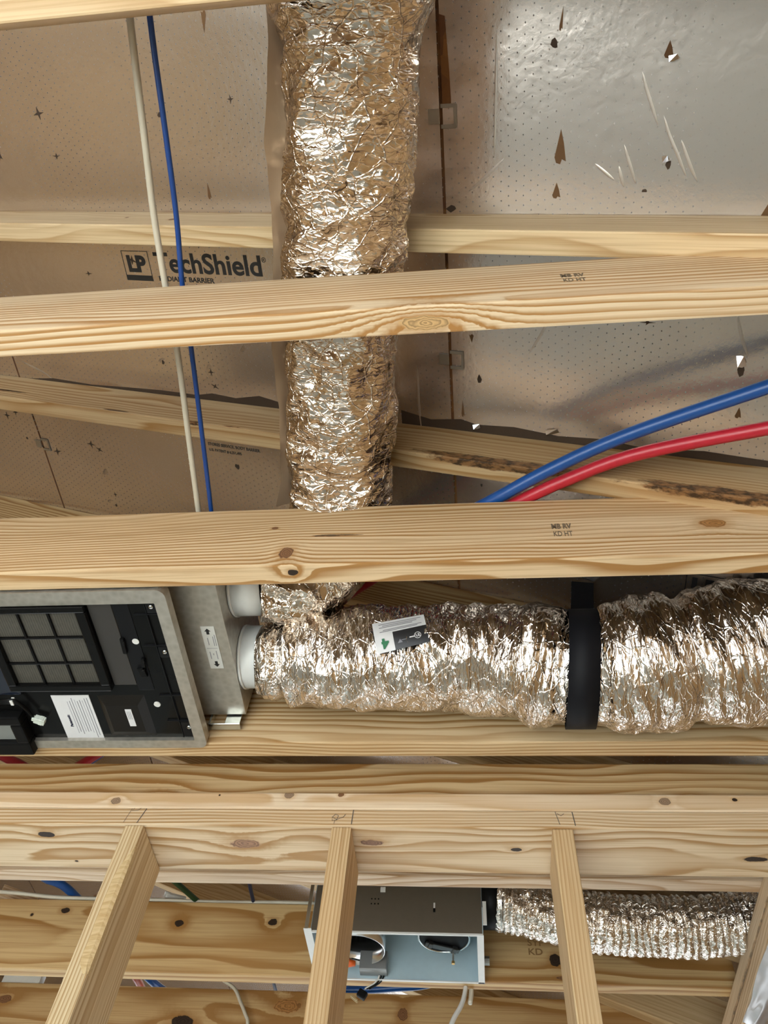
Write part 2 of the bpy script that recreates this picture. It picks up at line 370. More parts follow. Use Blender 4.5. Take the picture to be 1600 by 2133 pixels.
# torn foil and the gap's shade as dark strips along the second rafter
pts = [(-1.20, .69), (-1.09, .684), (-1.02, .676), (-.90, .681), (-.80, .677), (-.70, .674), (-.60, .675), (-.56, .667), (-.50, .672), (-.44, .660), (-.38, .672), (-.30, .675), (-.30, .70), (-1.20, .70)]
prism('torn_shade_strip', [(LX(a), b) for a, b in pts], -0.0009, -0.0002, tear_m2, ceiling, True)
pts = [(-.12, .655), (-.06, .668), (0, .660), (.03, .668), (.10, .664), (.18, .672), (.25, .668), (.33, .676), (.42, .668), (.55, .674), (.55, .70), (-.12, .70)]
prism('torn_shade_strip', [(LX(a), b) for a, b in pts], -0.0009, -0.0002, tear_m2, ceiling, True)

# raised creases in the foil
def crease(pts, w=.0032, h=.0009):
    C, L = catmull([(LX(x), y, 0) for x, y in pts], 14); v = []; f = []
    for i, c in enumerate(C):
        t = (C[min(i + 1, 14)] - C[max(i - 1, 0)]).normalized(); nrm = Vector((-t.y, t.x, 0)); e = math.sin(math.pi * i / 14) ** .5
        v += [c + nrm * w * e - Vector((0, 0, .0004)), c + nrm * w * .1 - Vector((0, 0, .0006 + h * e)), c - nrm * w * e * .7 - Vector((0, 0, .0004))]
    for i in range(14):
        for k in range(2): f.append((3 * i + k, 3 * i + k + 1, 3 * i + 4 + k, 3 * i + 3 + k))
    return mesh_obj('foil_crease', v, f, crease_m, ceiling, (0, 0, 0), None, True, None, True)
crease_m = simple('creased_foil', (.62, .56, .51), .36, .92)
for c in ([(.274, .079), (.283, .105), (.293, .13), (.301, .151)], [(.307, .137), (.317, .163), (.33, .189), (.346, .223)], [(.333, .17), (.349, .206), (.361, .229)], [(.257, .174), (.267, .201), (.278, .231)],
          [(.252, .204), (.261, .235)], [(.218, .2), (.247, .224)], [(.436, .42), (.448, .458), (.462, .493)], [(.072, .011), (.07, .1), (.067, .19)], [(.082, .19), (.043, .226), (.023, .24)], [(-.081, .555), (-.082, .657), (-.076, .731)],
          [(-1.106, .638), (-1.045, .662), (-1.021, .679)], [(.123, .518), (.147, .472), (.162, .437)]): crease(c)
# printed lettering on the foil
ink = simple('black_ink', (0.012, 0.011, 0.011), 0.6); ink2 = simple('faded_ink', (0.05, 0.04, 0.032), 0.7)
def deck_print(x0, y0):
    """logo box whose upper left corner is at plan (x0, y0)"""
    s = 0.0716; X = LX(x0); z = -0.0008; bw = 0.0013
    def bar(a0, a1, b0, b1): box('logo_bar', X + a0, X + a1, y0 + b0, y0 + b1, z - .0002, z + .0002, ink, ceiling, 0, True)
    bar(0, s, 0, bw); bar(0, bw, 0, .063); bar(s - bw, s, 0, .063); bar(0, s, .0515, .063)
    R_, U_ = (1, 0, 0), (0, -1, 0)
    text('lettering', 'LP', (X + .010, y0 + .043, z), R_, U_, .046, ink, ceiling, .0022, width=.050, raw=True)
    text('lettering', 'TechShield', (X + .086, y0 + .0415, z), R_, U_, .0565, ink, ceiling, .0013, width=.267, raw=True)
    text('lettering', '\u00ae', (X + .355, y0 + .015, z), R_, U_, .014, ink, ceiling, .0, raw=True)
    text('lettering', 'RADIANT BARRIER', (X + .088, y0 + .0610, z), R_, U_, .0140, ink, ceiling, .0003, width=.143, raw=True)
deck_print(-.714, .354); deck_print(.421, .928)
tear(-.690, .374, .03, .02, 'star', .4)
text('lettering', 'STORES SERVICE, BODY BARRIER', (LX(-.60), .803, -.0008), (1, 0, 0), (0, -1, 0), .0105, ink2, ceiling, .0002, width=.146, raw=True)
text('lettering', 'U.S. PATENT # 6,251,495', (LX(-.60), .818, -.0008), (1, 0, 0), (0, -1, 0), .0095, ink2, ceiling, .0002, width=.092, raw=True)

# H-shaped panel clips on the seams
galv_clip = simple('dull_zinc', (0.42, 0.40, 0.36), 0.35, 0.9)
for (sxm, y) in ((SEAM, .125), (SEAM, .538), (xs[3], .877)):
    c = LX(sxm)
    bm = box_bm((.020, .022, .0015), .0006, 1, None, (-.012, 0, 0))
    for (w, h, ox, oy) in ((.026, .006, .013, -.015), (.026, .006, .013, .015), (.005, .034, .0245, 0)): box_bm((w, h, .0015), .0005, 1, bm, (ox, oy, 0))
    bm_obj('panel_clip', bm, galv_clip, ceiling, (c, y, -.0022), None, False, True)

# ================================================================ FRAMING
JG = 'ceiling joists running across the room'
def joist(y, h, label, seed, x0=-2.9, x1=.595, **kw): return board('ceiling_joist', label, 'joist', JG, x0, x1, y, y + TH, H, H + h, seed, **kw)
J0 = joist(-.079, .175, 'pale ceiling joist at the very top left edge of the photo', 1, light=(0.720, 0.547, 0.342), contrast=.35)
J1 = joist(.307, .175, 'pale ceiling joist with swirling grain just below the large printed lettering', 2, light=(0.740, 0.594, 0.401), dark=(.45, .25, .09), spacing=.0105, cy=-.052, cz=-.085, warp=.03, contrast=1.15,
           knots=[((-.044, .330, H), (.034, .010, .012), .030, (.58, .37, .17))])
J2 = joist(.713, .175, 'ceiling joist with brown knots crossing below the upright foil duct', 3, light=(0.700, 0.530, 0.331), dark=(.42, .24, .09), spacing=.0085, cy=.06, cz=.16, warp=.04,
           knots=[((-.325, .713, 1.118), (.006, .03, .004), .004, BRN), ((-.292, .713, 1.042), (.012, .02, .016), .010, BRN), ((-.277, .728, H), (.009, .006, .012), .008, BLK), ((.396, .713, 1.093), (.022, .02, .012), .012, ORG)],
           stains=[((-.215, .713, 1.09), (.045, .012, .0035), (.16, .075, .025), .9)])
J3 = joist(1.120, .175, 'ceiling joist running right behind the strapped foil duct', 4, light=(0.660, 0.494, 0.295), dark=(.40, .23, .085), spacing=.009, cy=.05, cz=-.09, warp=.03)
J5 = joist(1.527, .184, 'ceiling joist seen edge-on just beyond the stud wall', 5, light=(0.720, 0.589, 0.449), contrast=.6, spacing=.006)
J6 = joist(1.934, .184, 'wide golden joist with dark knots that carries the metal exhaust box', 6, light=(0.600, 0.420, 0.207), dark=(.38, .21, .07), spacing=.017, cy=.10, cz=.02, warp=.035,
           knots=[((-1.097, 1.934, 1.160), (.013, .02, .008), .006, BLK), ((-1.185, 1.934, 1.147), (.004, .02, .004), .0, BLK), ((-.773, 1.934, 1.132), (.012, .02, .009), .012, BLK), ((-.526, 1.934, 1.140), (.012, .02, .009), .012, BLK), ((.184, 1.934, 1.062), (.014, .02, .015), .006, BLK), ((.20, 1.934, 1.02), (.018, .02, .005), 0, BRN)])
J7 = joist(2.340, .170, 'farthest joist with big brown knots along the bottom of the photo', 7, light=(0.560, 0.389, 0.195), dark=(.36, .20, .07), spacing=.013, cy=.08, cz=.03,
           knots=[((-.547, 2.34, 1.135), (.040, .02, .018), .010, ORG), ((-.841, 2.34, 1.085), (.034, .02, .016), .012, BLK), ((-.215, 2.34, 1.122), (.014, .02, .018), .008, BRN), ((-1.396, 2.34, 1.13), (.02, .02, .012), .006, BRN)])
stamp_ink = simple('grey_stamp_ink', (0.17, 0.12, 0.075), 0.8)
for J, x, y, z in ((J1, .142, .3065, 1.098), (J2, .141, .7125, 1.090)):
    text('grade_stamp', 'MB RV', (x, y, z), (1, 0, 0), (0, 0, 1), .020, stamp_ink, J, .0008, width=.032)
    text('grade_stamp', 'KD HT', (x + .001, y, z - .022), (1, 0, 0), (0, 0, 1), .020, stamp_ink, J, .0003, width=.030)
text('grade_stamp', 'SYP\nKD', (.12, 1.9335, 1.095), (1, 0, 0), (0, 0, 1), .022, simple('pale_stamp_ink', (.27, .15, .055), .8), J6, .0004, width=.04)

# rafters up the roof slope
def rafter(y, label, seed, yaw=0.0, x0=-3.6, x1=.72, **kw):
    L = (x1 - x0) / CS; dp = .113
    m = Matrix.Rotation(yaw, 4, 'Z') @ Matrix.Rotation(slope, 4, 'Y')
    xm = (x0 + x1) / 2; zb = 1.2916 - TS * xm
    c = Vector((xm, y + TH / 2, zb)) + Vector((math.sin(slope), 0, CS)) * dp / 2
    if yaw: c.y += -(xm - 0) * -math.sin(yaw) * 1.0
    kn = kw.pop('knots', ()); st = kw.pop('stains', ())
    inv = (Matrix.Translation(c) @ m).inverted()
    kl = [(tuple(inv @ Vector(k[0])), k[1], k[2], k[3]) for k in kn]; sl = [(tuple(inv @ Vector(k[0])), k[1], k[2], k[3]) for k in st]
    mt = wood('wood_rafter' + str(seed), seed, knots=kl, stains=sl, **kw)
    o = bm_obj('rafter', box_bm((L, TH, dp), .003), mt, None, c, m)
    return tag(o, label, 'rafter', 'rafters under the foil roof deck')
RL = dict(light=(0.640, 0.473, 0.272), dark=(.42, .25, .10), contrast=.5)
rafter(.275, 'rafter passing straight above the large printed lettering', 11, light=(0.720, 0.557, 0.342), dark=(.47, .29, .12), contrast=.55, knots=[((-.54, .278, 1.545), (.008, .02, .007), .003, BRN), ((-.65, .278, 1.60), (.004, .02, .004), 0, BRN)])
def onr(x, dz=0): return (x, .689, 1.2916 - TS * x + dz)
rafter(.684, 'rafter with dark bark streaks crossing behind the blue and red pipes', 12, light=(0.560, 0.405, 0.230), dark=(.38, .22, .085), contrast=.8, spacing=.009,
       stains=[(onr(-1.12, .035), (.075, .01, .004), (.045, .02, .008), 1), (onr(-.783, .006), (.04, .02, .003), (.045, .02, .008), 1), (onr(-.575, .004), (.05, .006, .004), (.10, .04, .012), 1), (onr(-.48, .004), (.045, .006, .003), (.14, .055, .018), 1),
               (onr(.06, .008), (.165, .012, .016), (.13, .065, .025), 1), (onr(.45, .008), (.20, .012, .017), (.14, .07, .027), 1)])
rafter(1.081, 'rafter whose lower edge shows at the left under the clipped seam', 13, light=(0.600, 0.430, 0.225), dark=(.36, .20, .07))
rafter(1.488, 'rafter high in the gap above the stud wall plates', 14, **RL)
rafter(1.895, 'rafter above the thin ribbed foil duct on the right', 15, **RL)
rafter(2.301, 'rafter above the farthest joist', 16, **RL)
rafter(2.712, 'rafter beyond the farthest joist', 17, **RL)

# stud wall
board('nailer_board', 'golden board on edge standing on top of the double wall plate', 'board', None, -2.9, .690, 1.285, 1.323, H, H + .0925, 20, light=(0.660, 0.483, 0.265), dark=(.40, .22, .075), spacing=.012, cy=.06, cz=.055, warp=.045,
      knots=[((-.627, 1.285, 1.012), (.020, .012, .012), .012, BLK), ((.407, 1.285, 1.015), (.012, .012, .006), .006, BRN)])
PG = 'double top plate of the stud wall'
pl1 = board('wall_plate', 'upper wall plate with round grey knots, above the pencil marks', 'wall plate', PG, -2.9, .572, 1.261, 1.400, H - TH, H - .0005, 21, light=(0.780, 0.630, 0.449), dark=(.62, .42, .22), contrast=.6, spacing=.02, cy=-.10, cz=.01,
      knots=[((-.709, 1.261, .985), (.010, .02, .008), .008, GRY), ((-.36, 1.261, 1.001), (.010, .02, .008), .010, GRY), ((-.257, 1.261, 1.002), (.006, .02, .005), .003, BRN), ((.354, 1.261, .990), (.011, .02, .009), .008, GRY), ((.48, 1.261, .995), (.005, .02, .004), .002, BLK), ((-.50, 1.261, 1.0), (.002, .02, .002), 0, BLK)])
pl2 = board('wall_plate', 'lower wall plate with pencilled stud marks, resting on the studs', 'wall plate', PG, -2.9, .572, 1.261, 1.400, H - 2 * TH, H - TH - .0005, 22, light=(0.700, 0.557, 0.378), dark=(.46, .29, .13), contrast=.85, spacing=.0058, cy=.02, cz=.16, warp=.02,
      knots=[((-.84, 1.294, .931), (.018, .008, .02), .004, BLK), ((-.443, 1.316, .931), (.030, .013, .02), .006, (.36, .20, .12)), ((-.195, 1.309, .931), (.022, .008, .02), .004, (.28, .15, .09)), ((.076, 1.325, .931), (.011, .005, .02), .004, BLK), ((.51, 1.345, .931), (.022, .007, .02), 0, BLK), ((-.803, 1.378, .931), (.004, .003, .02), 0, BLK)])
pencil = simple('pencil_lead', (.10, .085, .075), .6)
def stroke(pts, w=.0007):
    n = len(pts); v = []; f = []
    for i, (x, z) in enumerate(pts):
        a = pts[max(i - 1, 0)]; b = pts[min(i + 1, n - 1)]; dx, dz = b[0] - a[0], b[1] - a[1]; L = math.hypot(dx, dz) or 1
        nx, nz = -dz / L * w, dx / L * w
        v += [(x + nx, 0, z + nz), (x - nx, 0, z - nz)]
    for i in range(n - 1): f.append((2 * i, 2 * i + 1, 2 * i + 3, 2 * i + 2))
    return mesh_obj('pencil_mark', v, f, pencil, pl2, (0, 1.2603, 0))
stroke([(-.6385, .967), (-.648, .934)], .0008); stroke([(-.668, .967), (-.672, .95), (-.675, .935)], .0004); stroke([(-.663, .968), (-.667, .962), (-.655, .963), (-.650, .968)], .0005)
stroke([(-.2285, .967), (-.2295, .935)], .0009)
stroke([(-.268, .950), (-.262, .957), (-.256, .954), (-.259, .944), (-.267, .943), (-.268, .951), (-.258, .945), (-.252, .949), (-.246, .951), (-.243, .957)], .0006)
stroke([(-.262, .944), (-.263, .936)], .0004)
stroke([(.181, .966), (.1835, .936)], .0008); stroke([(.150, .966), (.156, .938)], .0005); stroke([(.153, .962), (.160, .957), (.166, .962)], .0005)

SG = 'upright wall studs below the top plate'
def stud(x, label, seed, **kw):
    zt, zb = .931 - .0006, -Z0
    L = zt - zb; c = Vector((x + TH / 2, 1.3305, (zt + zb) / 2)); m = Matrix.Rotation(math.pi / 2, 4, 'Y')
    mt = wood('wood_stud' + str(seed), seed, **kw)
    return tag(bm_obj('wall_stud', box_bm((L, .139, TH), .0035), mt, None, c, m), label, 'stud', SG)
SL = dict(dark=(.44, .27, .11), spacing=.0055, contrast=.6, cy=-.02, cz=.10, warp=.012)
s1 = stud(-.670, 'leftmost wall stud, with a chipped front edge', 30, light=(0.700, 0.572, 0.366), **SL)
stud(-.2666, 'middle wall stud in front of the open metal exhaust box', 31, light=(0.660, 0.494, 0.295), **SL)
stud(.1406, 'rightmost wall stud in front of the ribbed foil duct', 32, light=(0.660, 0.504, 0.307), **SL)
# chipped wane on the left stud: a thin lifted sliver along its right front corner
wane = wood('wood_wane', 33, light=(0.660, 0.504, 0.284), dark=(.5, .33, .14), contrast=.3)
n = 14; v = []; f = []
for i in range(n + 1):
    z = .885 - .235 * i / n; w = .020 * min(1, (i + .6) / 4) * (1 if i < n else .35) + random.uniform(-.0012, .0012)
    v += [(-.632 - w, 1.2604, z), (-.632 - w * .3, 1.2585, z), (-.6312, 1.2612, z), (-.6312, 1.272, z)]
for i in range(n):
    for k in range(3): f.append((4 * i + k, 4 * i + k + 1, 4 * i + 5 + k, 4 * i + 4 + k))
mesh_obj('bark_sliver', v, f, wane, s1, (0, 0, 0))

# right outside wall: double plate running away from the camera, thin plastic tacked under it
RG = 'double plate of the outside wall at right'
for k, (lab, sd) in enumerate((('upper plate of the outside wall at the lower right', 40), ('lower plate of the outside wall, directly above the plastic film', 41))):
    L = 6.0; m = Matrix.Rotation(math.pi / 2, 4, 'Z')
    c = Vector((.574 + .07, 1.9, H - TH * (k + .5)))
    mt = wood('wood_side_plate' + str(k), sd, light=(0.680, 0.525, 0.354), dark=(.45, .28, .13), contrast=.5, spacing=.006, stains=[((-.0, .070, -.019 if k == 0 else .019), (.6, .004, .005), (.2, .11, .05), .75)])
    tag(bm_obj('wall_plate', box_bm((L, .139, TH - .001), .004), mt, None, c, m), lab, 'wall plate', RG)
g = NG('milky_film'); g.b.inputs['Base Color'].default_value = (.27, .265, .29, 1); g.b.inputs['Roughness'].default_value = .3
co = g.n('TexCoord').outputs['Object']
g.set(g.b.inputs['Normal'], g.n('Bump', {'Height': g.noise(co, 14, 4, .6, 'RIDGED_MULTIFRACTAL'), 'Strength': .5, 'Distance': .01}).outputs[0])
g.b.inputs['Transmission Weight'].default_value = .25
film_m = g.mat
v = []; f = []; nx, ny = 16, 60
for i in range(ny + 1):
    for j in range(nx + 1):
        y = 1.42 + .50 * i / ny; t = j / nx
        edge = .5 + .5 * min(1, max(0, (1.90 - y) / .12)) 
        x = .5745 + .13 * t * edge + .004 * mn.noise(Vector((y * 9, t * 3, 0))); z = .9285 - .012 * math.sin(t * 3.1) + .006 * mn.noise(Vector((y * 14, t * 5, 3))) - .02 * t * mn.noise(Vector((y * 4, 1, t)))
        v.append((x, y, min(z, .929)))
for i in range(ny):
    for j in range(nx): a = i * (nx + 1) + j; f.append((a, a + 1, a + nx + 2, a + nx + 1))
tag(mesh_obj('plastic_film', v, f, film_m, None, (0, 0, 0), None, True), 'milky plastic film tacked under the outside wall plate at lower right', 'film')

# ================================================================ FOIL DUCTS
def foil(name, fu, fv, k1=.55, k2=.45, rough=.13, col=(.87, .80, .72), bump=.5, big=(26, 9), stretch=1.0):
    g = NG(name); uv = g.n('TexCoord').outputs['UV']
    wp = g.v('SCALE', g.v('SUBTRACT', g.noise(uv, 16, 3, .6, col=True), (.5, .5, .5)), .022)
    p = g.v('ADD', uv, wp)
    c1 = g.n('TexVoronoi', {'Vector': g.v('MULTIPLY', p, (fu, fv, 1)), 'Scale': 1.0}, voronoi_dimensions='2D').outputs['Color']
    c2 = g.n('TexVoronoi', {'Vector': g.v('MULTIPLY', p, (big[0], big[1], 1)), 'Scale': 1.0}, voronoi_dimensions='2D').outputs['Color']
    wp3 = g.v('ADD', uv, g.v('SCALE', g.v('SUBTRACT', g.noise(uv, 60, 2, col=True), (.5, .5, .5)), .012))
    c3 = g.n('TexVoronoi', {'Vector': g.v('MULTIPLY', wp3, (fu * 2.4, fv * 8, 1)), 'Scale': 1.0}, voronoi_dimensions='2D').outputs['Color']
    amt = g.sstep(g.noise(uv, 11, 2), .32, .62)
    N = g.n('NewGeometry').outputs['Normal']
    t = g.v('SCALE', g.v('SUBTRACT', c1, (.5, .5, .5)), g.m('MULTIPLY', amt, k1))
    t = g.v('ADD', t, g.v('SCALE', g.v('SUBTRACT', c2, (.5, .5, .5)), k2))
    t = g.v('ADD', t, g.v('SCALE', g.v('SUBTRACT', c3, (.5, .5, .5)), k1 * .75))
    N2 = g.v('NORMALIZE', g.v('ADD', N, t))
    rd = g.noise(g.v('MULTIPLY', p, (fu * .55, fv * .55, 1)), 1.0, 4, .6, 'RIDGED_MULTIFRACTAL')
    fine = g.noise(wp3, 190, 2)
    lines = 0.0
    for (a_, b_, w_, k_) in ((fu * .30, fv * .8, .07, .9), (fu * .75, fv * 2.2, .09, .55), (fu * .16, fv * 1.4, .035, .8)):
        ed = g.n('TexVoronoi', {'Vector': g.v('MULTIPLY', wp3 if a_ > fu * .5 else p, (a_, b_, 1)), 'Scale': 1.0}, voronoi_dimensions='2D', feature='DISTANCE_TO_EDGE').outputs['Distance']
        lines = g.m('ADD', lines, g.m('MULTIPLY', g.sstep(ed, 0.0, w_), k_))
    bp = g.n('Bump', {'Height': g.m('ADD', g.m('ADD', g.m('MULTIPLY', rd, .7), g.m('MULTIPLY', fine, .2)), g.m('MULTIPLY', lines, -.55)), 'Strength': bump, 'Distance': .0025, 'Normal': N2})
    g.set(g.b.inputs['Normal'], bp.outputs[0])
    g.b.inputs['Metallic'].default_value = 1.0
    cc = g.mix(g.noise(uv, 14, 3), (*col, 1), (col[0] * .9, col[1] * .86, col[2] * .82, 1)); g.set(g.b.inputs['Base Color'], cc)
    g.set(g.b.inputs['Roughness'], g.m('ADD', rough, g.m('MULTIPLY', g.noise(uv, 45, 2), .12)))
    return g.mat
def interp(tab, x):
    if x <= tab[0][0]: return tab[0][1]
    for (a, b), (c, d) in zip(tab, tab[1:]):
        if x <= c: u = (x - a) / (c - a); u = u * u * (3 - 2 * u); return b + (d - b) * u
    return tab[-1][1]
def lin(tab, x):
    if x <= tab[0][0]: return tab[0][1]
    for (a, b), (c, d) in zip(tab, tab[1:]):
        if x <= c: return b + (d - b) * (x - a) / (c - a)
    return tab[-1][1]
class Duct:
    def __init__(s, pts, n, a, rad, disp, up0=(0, 0, 1), flat=None):
        s.C, s.L = catmull(pts, n); s.F = frames(s.C, up0); s.n, s.a = n, a; s.rad, s.disp, s.flat = rad, disp, flat or (lambda u: (1, 1))
    def point(s, u, ang, off=0.0):
        """u along the duct 0..1, ang around it"""
        i = min(max(u, 0), 1) * s.n; k = min(int(i), s.n - 1); q = i - k
        c = s.C[k].lerp(s.C[k + 1], q); t, sd, up_ = [x.lerp(y, q) for x, y in zip(s.F[k], s.F[k + 1])]
        r = s.rad(u); fs, fu = s.flat(u)
        r += s.disp(u, ang, r) + off
        return c + sd * (r * fs * math.cos(ang)) + up_ * (r * fu * math.sin(ang))
    def build(s, name, mat, parent, cap=True):
        o0 = s.C[0]; v = []; f = []; uv = []
        for i in range(s.n + 1):
            u = i / s.n
            for k in range(s.a + 1):
                an = 2 * math.pi * k / s.a - math.pi
                if k == s.a: v.append(v[i * (s.a + 1)].copy())
                else: v.append(s.point(u, an) - o0)
                uv.append((u * s.L, s.rad(.5) * an))
        w = s.a + 1
        for i in range(s.n):
            for k in range(s.a): f.append((i * w + k, i * w + k + 1, (i + 1) * w + k + 1, (i + 1) * w + k))
        if cap: f.append(tuple(range(s.a))[::-1]); f.append(tuple(s.n * w + k for k in range(s.a)))
        o = mesh_obj(name, v, f, mat, parent, o0, None, True, uv)
        bm = bmesh.new(); bm.from_mesh(o.data); bmesh.ops.remove_doubles(bm, verts=bm.verts, dist=1e-6); bmesh.ops.recalc_face_normals(bm, faces=bm.faces); bm.to_mesh(o.data); bm.free()
        return o
def nz(x, y, z): return mn.noise(Vector((x, y, z)))
def ridge(x): return 1 - abs(x) * 2

# ---- upright duct, lying across the joists and bending down to the ventilation unit
d1_pts = [(-.118, -.30, 1.275), (-.125, -.18, 1.272), (-.132, -.04, 1.268), (-.142, .05, 1.265), (-.152, .15, 1.259), (-.168, .25, 1.257), (-.180, .34, 1.257), (-.200, .46, 1.257), (-.216, .62, 1.257), (-.232, .74, 1.256), (-.248, .815, 1.245), (-.285, .865, 1.205), (-.335, .868, 1.165), (-.385, .860, 1.150)]
d1_r = [(0, .128), (.12, .126), (.19, .116), (.24, .096), (.34, .092), (.45, .093), (.52, .091), (.58, .090), (.72, .089), (.80, .090), (.88, .090), (.95, .080), (1, .062)]
def d1_disp(u, an, r):
    x = u * 1.4; c, s_ = math.cos(an), math.sin(an)
    fold = ridge(nz(x * 15 + .5 * math.sin(an * 2) + .9 * c, c * 1.3, s_ * 1.3)) * .010 - .005
    fold2 = ridge(nz(x * 42 + c * 2.5, c * 3, s_ * 3 + 7)) * .003
    return fold + fold2 + .010 * nz(x * 5, c * 1.2, s_ * 1.2 + 3)
def d1_flat(u):
    k = 1 if u < .62 else max(0, 1 - (u - .62) / .18)
    return (1.0, 1.0 - .26 * k)
D1 = Duct(d1_pts, 420, 200, lambda u: interp(d1_r, u), d1_disp, (0, 0, 1), d1_flat)
duct1 = thing('insulated_duct', d1_pts[5], 'wide crinkled foil duct running up the photo and over two joists', 'duct', 'foil covered air ducts')
foil1 = foil('crinkled_foil_upright', 135, 18, .40, .34, .08, (.80, .71, .62), .7, (20, 7))
D1.build('foil_jacket', foil1, duct1)
# smooth film seam standing off the left side of the jacket
g = NG('smoky_film'); g.b.inputs['Base Color'].default_value = (.42, .30, .20, 1); g.b.inputs['Roughness'].default_value = .36; g.b.inputs['Metallic'].default_value = .5
co = g.n('TexCoord').outputs['Object']; g.set(g.b.inputs['Normal'], g.n('Bump', {'Height': g.noise(g.v('MULTIPLY', co, (40, 7, 20)), 1, 3), 'Strength': .25, 'Distance': .006}).outputs[0])
smoky = g.mat
v = []; f = []; ny, nx = 90, 6
for i in range(ny + 1):
    y = -.10 + .86 * i / ny
    u = .12 + .60 * i / ny
    e = min(((D1.C[k] - Vector((D1.C[k].x, y, D1.C[k].z))).length, k) for k in range(0, 420, 6))[1]
    ctr = D1.C[e]; xr = ctr.x - .080
    xl = lin([(-.10, -.245), (0, -.252), (.13, -.279), (.24, -.284), (.33, -.297), (.45, -.318), (.55, -.322), (.62, -.330), (.70, -.340), (.77, -.362)], y) + .003 * nz(y * 22, 1, 1)
    for j in range(nx + 1):
        t = j / nx; v.append((xl + (xr - xl) * t, y, 1.268 + .018 * t + .003 * nz(y * 16, t * 3, 5)))
for i in range(ny):
    for j in range(nx): a = i * (nx + 1) + j; f.append((a, a + 1, a + nx + 2, a + nx + 1))
mesh_obj('film_seam', v, f, smoky, duct1, (0, 0, 0), None, True)

# ---- strapped duct along the bay
d2_pts = [(-.388, 1.007, 1.115), (-.365, 1.007, 1.113), (-.34, 1.007, 1.111), (-.25, 1.007, 1.112), (-.16, 1.007, 1.112), (.02, 1.006, 1.105), (.115, 1.002, 1.090), (.20, 1.0, 1.070), (.295, .992, 1.068), (.40, .978, 1.070), (.50, .962, 1.077), (.60, .950, 1.068)]
d2_r = [(-.388, .070), (-.375, .077), (-.36, .076), (-.350, .068), (-.335, .088), (-.30, .092), (-.16, .097), (.02, .099), (.085, .100), (.115, .112), (.15, .106), (.175, .098), (.20, .094), (.225, .098), (.25, .112), (.30, .117), (.355, .116), (.375, .106), (.40, .118), (.46, .122), (.54, .118), (.60, .108)]
def d2x(u): return -.388 + .988 * u
def d2_disp(u, an, r):
    x = u * 1.02; c, s_ = math.cos(an), math.sin(an)
    X = d2x(u); k = .35 if .165 < X < .235 else 1.0
    fold = (ridge(nz(x * 22 + .5 * math.sin(an * 2 + x * 3), c * 1.1, s_ * 1.1)) * .0065 - .003)
    fold2 = ridge(nz(x * 75, c * 2.2, s_ * 2.2 + 7)) * .0025
    return (fold + fold2 + .010 * nz(x * 6, c * 1.3, s_ * 1.3 + 3)) * k
D2 = Duct(d2_pts, 400, 200, lambda u: interp(d2_r, d2x(u)), d2_disp)
duct2 = thing('insulated_duct', (.1, 1.0, 1.09), 'thick foil duct held by a black strap beside the ventilation unit', 'duct', 'foil covered air ducts')
foil2 = foil('crinkled_foil_bay', 170, 14, .36, .26, .08, (.84, .79, .74), .7, (22, 7))
D2.build('foil_jacket', foil2, duct2)
# strap around it, tail going up to the rafter
blackw = simple('black_webbing', (.007, .007, .009), .6, **{'Specular IOR Level': .15})
def strap_mesh():
    v = []; f = []; n = 72
    for k in range(n):
        an = 2 * math.pi * k / n
        lean = .012 * math.sin(an)
        for dx, off in ((-.026, .004), (.026, .004), (.026, .0015), (-.026, .0015)):
            u = (.200 + dx * 1.0 + lean + .388) / .988
            c = D2.C[int(round(min(max(u, 0), 1) * 400))]; rr = max(.102, 0) + off
            v.append((.200 + dx + lean, 1.0 + math.cos(an) * rr * -1, 1.070 + math.sin(an) * rr))
    for k in range(n):
        j = (k + 1) % n
        for q in range(4): f.append((4 * k + q, 4 * k + (q + 1) % 4, 4 * j + (q + 1) % 4, 4 * j + q))
    return v, f
v, f = strap_mesh()
strap = thing('hanger_strap', (.2, 1.0, 1.17), 'broad black webbing strap wrapped around the thick foil duct', 'strap')
mesh_obj('loop', v, f, blackw, strap, (0, 0, 0), None, True)
bm = box_bm((.044, .003, .150), .001, 1); bm_obj('tail', bm, blackw, strap, (.226, 1.005, 1.242), Matrix.Rotation(.16, 4, 'X') @ Matrix.Rotation(.14, 4, 'Y'))

# sticker on the duct
white = simple('white_label', (.72, .72, .74), .35); blk = simple('label_black', (.02, .02, .022), .35); grn = simple('green_ink', (.01, .16, .06), .5); greyink = simple('grey_print', (.22, .22, .25), .5)
sticker = thing('duct_sticker', (-.13, .92, 1.12), 'white and black sticker with a green 4 on the foil duct', 'sticker')
U0 = (-.120 + .388) / .988; A0 = math.pi - .0
def on2(a, b, off):
    """sticker plane: a along the label (m), b across it (m); tilted on the duct"""
    th = math.radians(13); x = a * math.cos(th) - b * math.sin(th); y = a * math.sin(th) + b * math.cos(th)
    u = U0 + x / .988; an = AC + y / .100
    i = min(max(u, 0), 1) * 400; k = min(int(i), 399); c = D2.C[k].lerp(D2.C[k + 1], i - k); t, sd, up_ = D2.F[k]
    r = interp(d2_r, d2x(u)) + .0085 + off
    return c + sd * (r * math.cos(an)) + up_ * (r * math.sin(an))
AC = None
def patch(name, a0, a1, b0, b1, off, mat, na=8, nb=6):
    v = []; f = []
    for i in range(na + 1):
        for j in range(nb + 1): v.append(on2(a0 + (a1 - a0) * i / na, b0 + (b1 - b0) * j / nb, off))
    for i in range(na):
        for j in range(nb): q = i * (nb + 1) + j; f.append((q, q + 1, q + nb + 2, q + nb + 1))
    return mesh_obj(name, v, f, mat, sticker, (0, 0, 0), None, True)
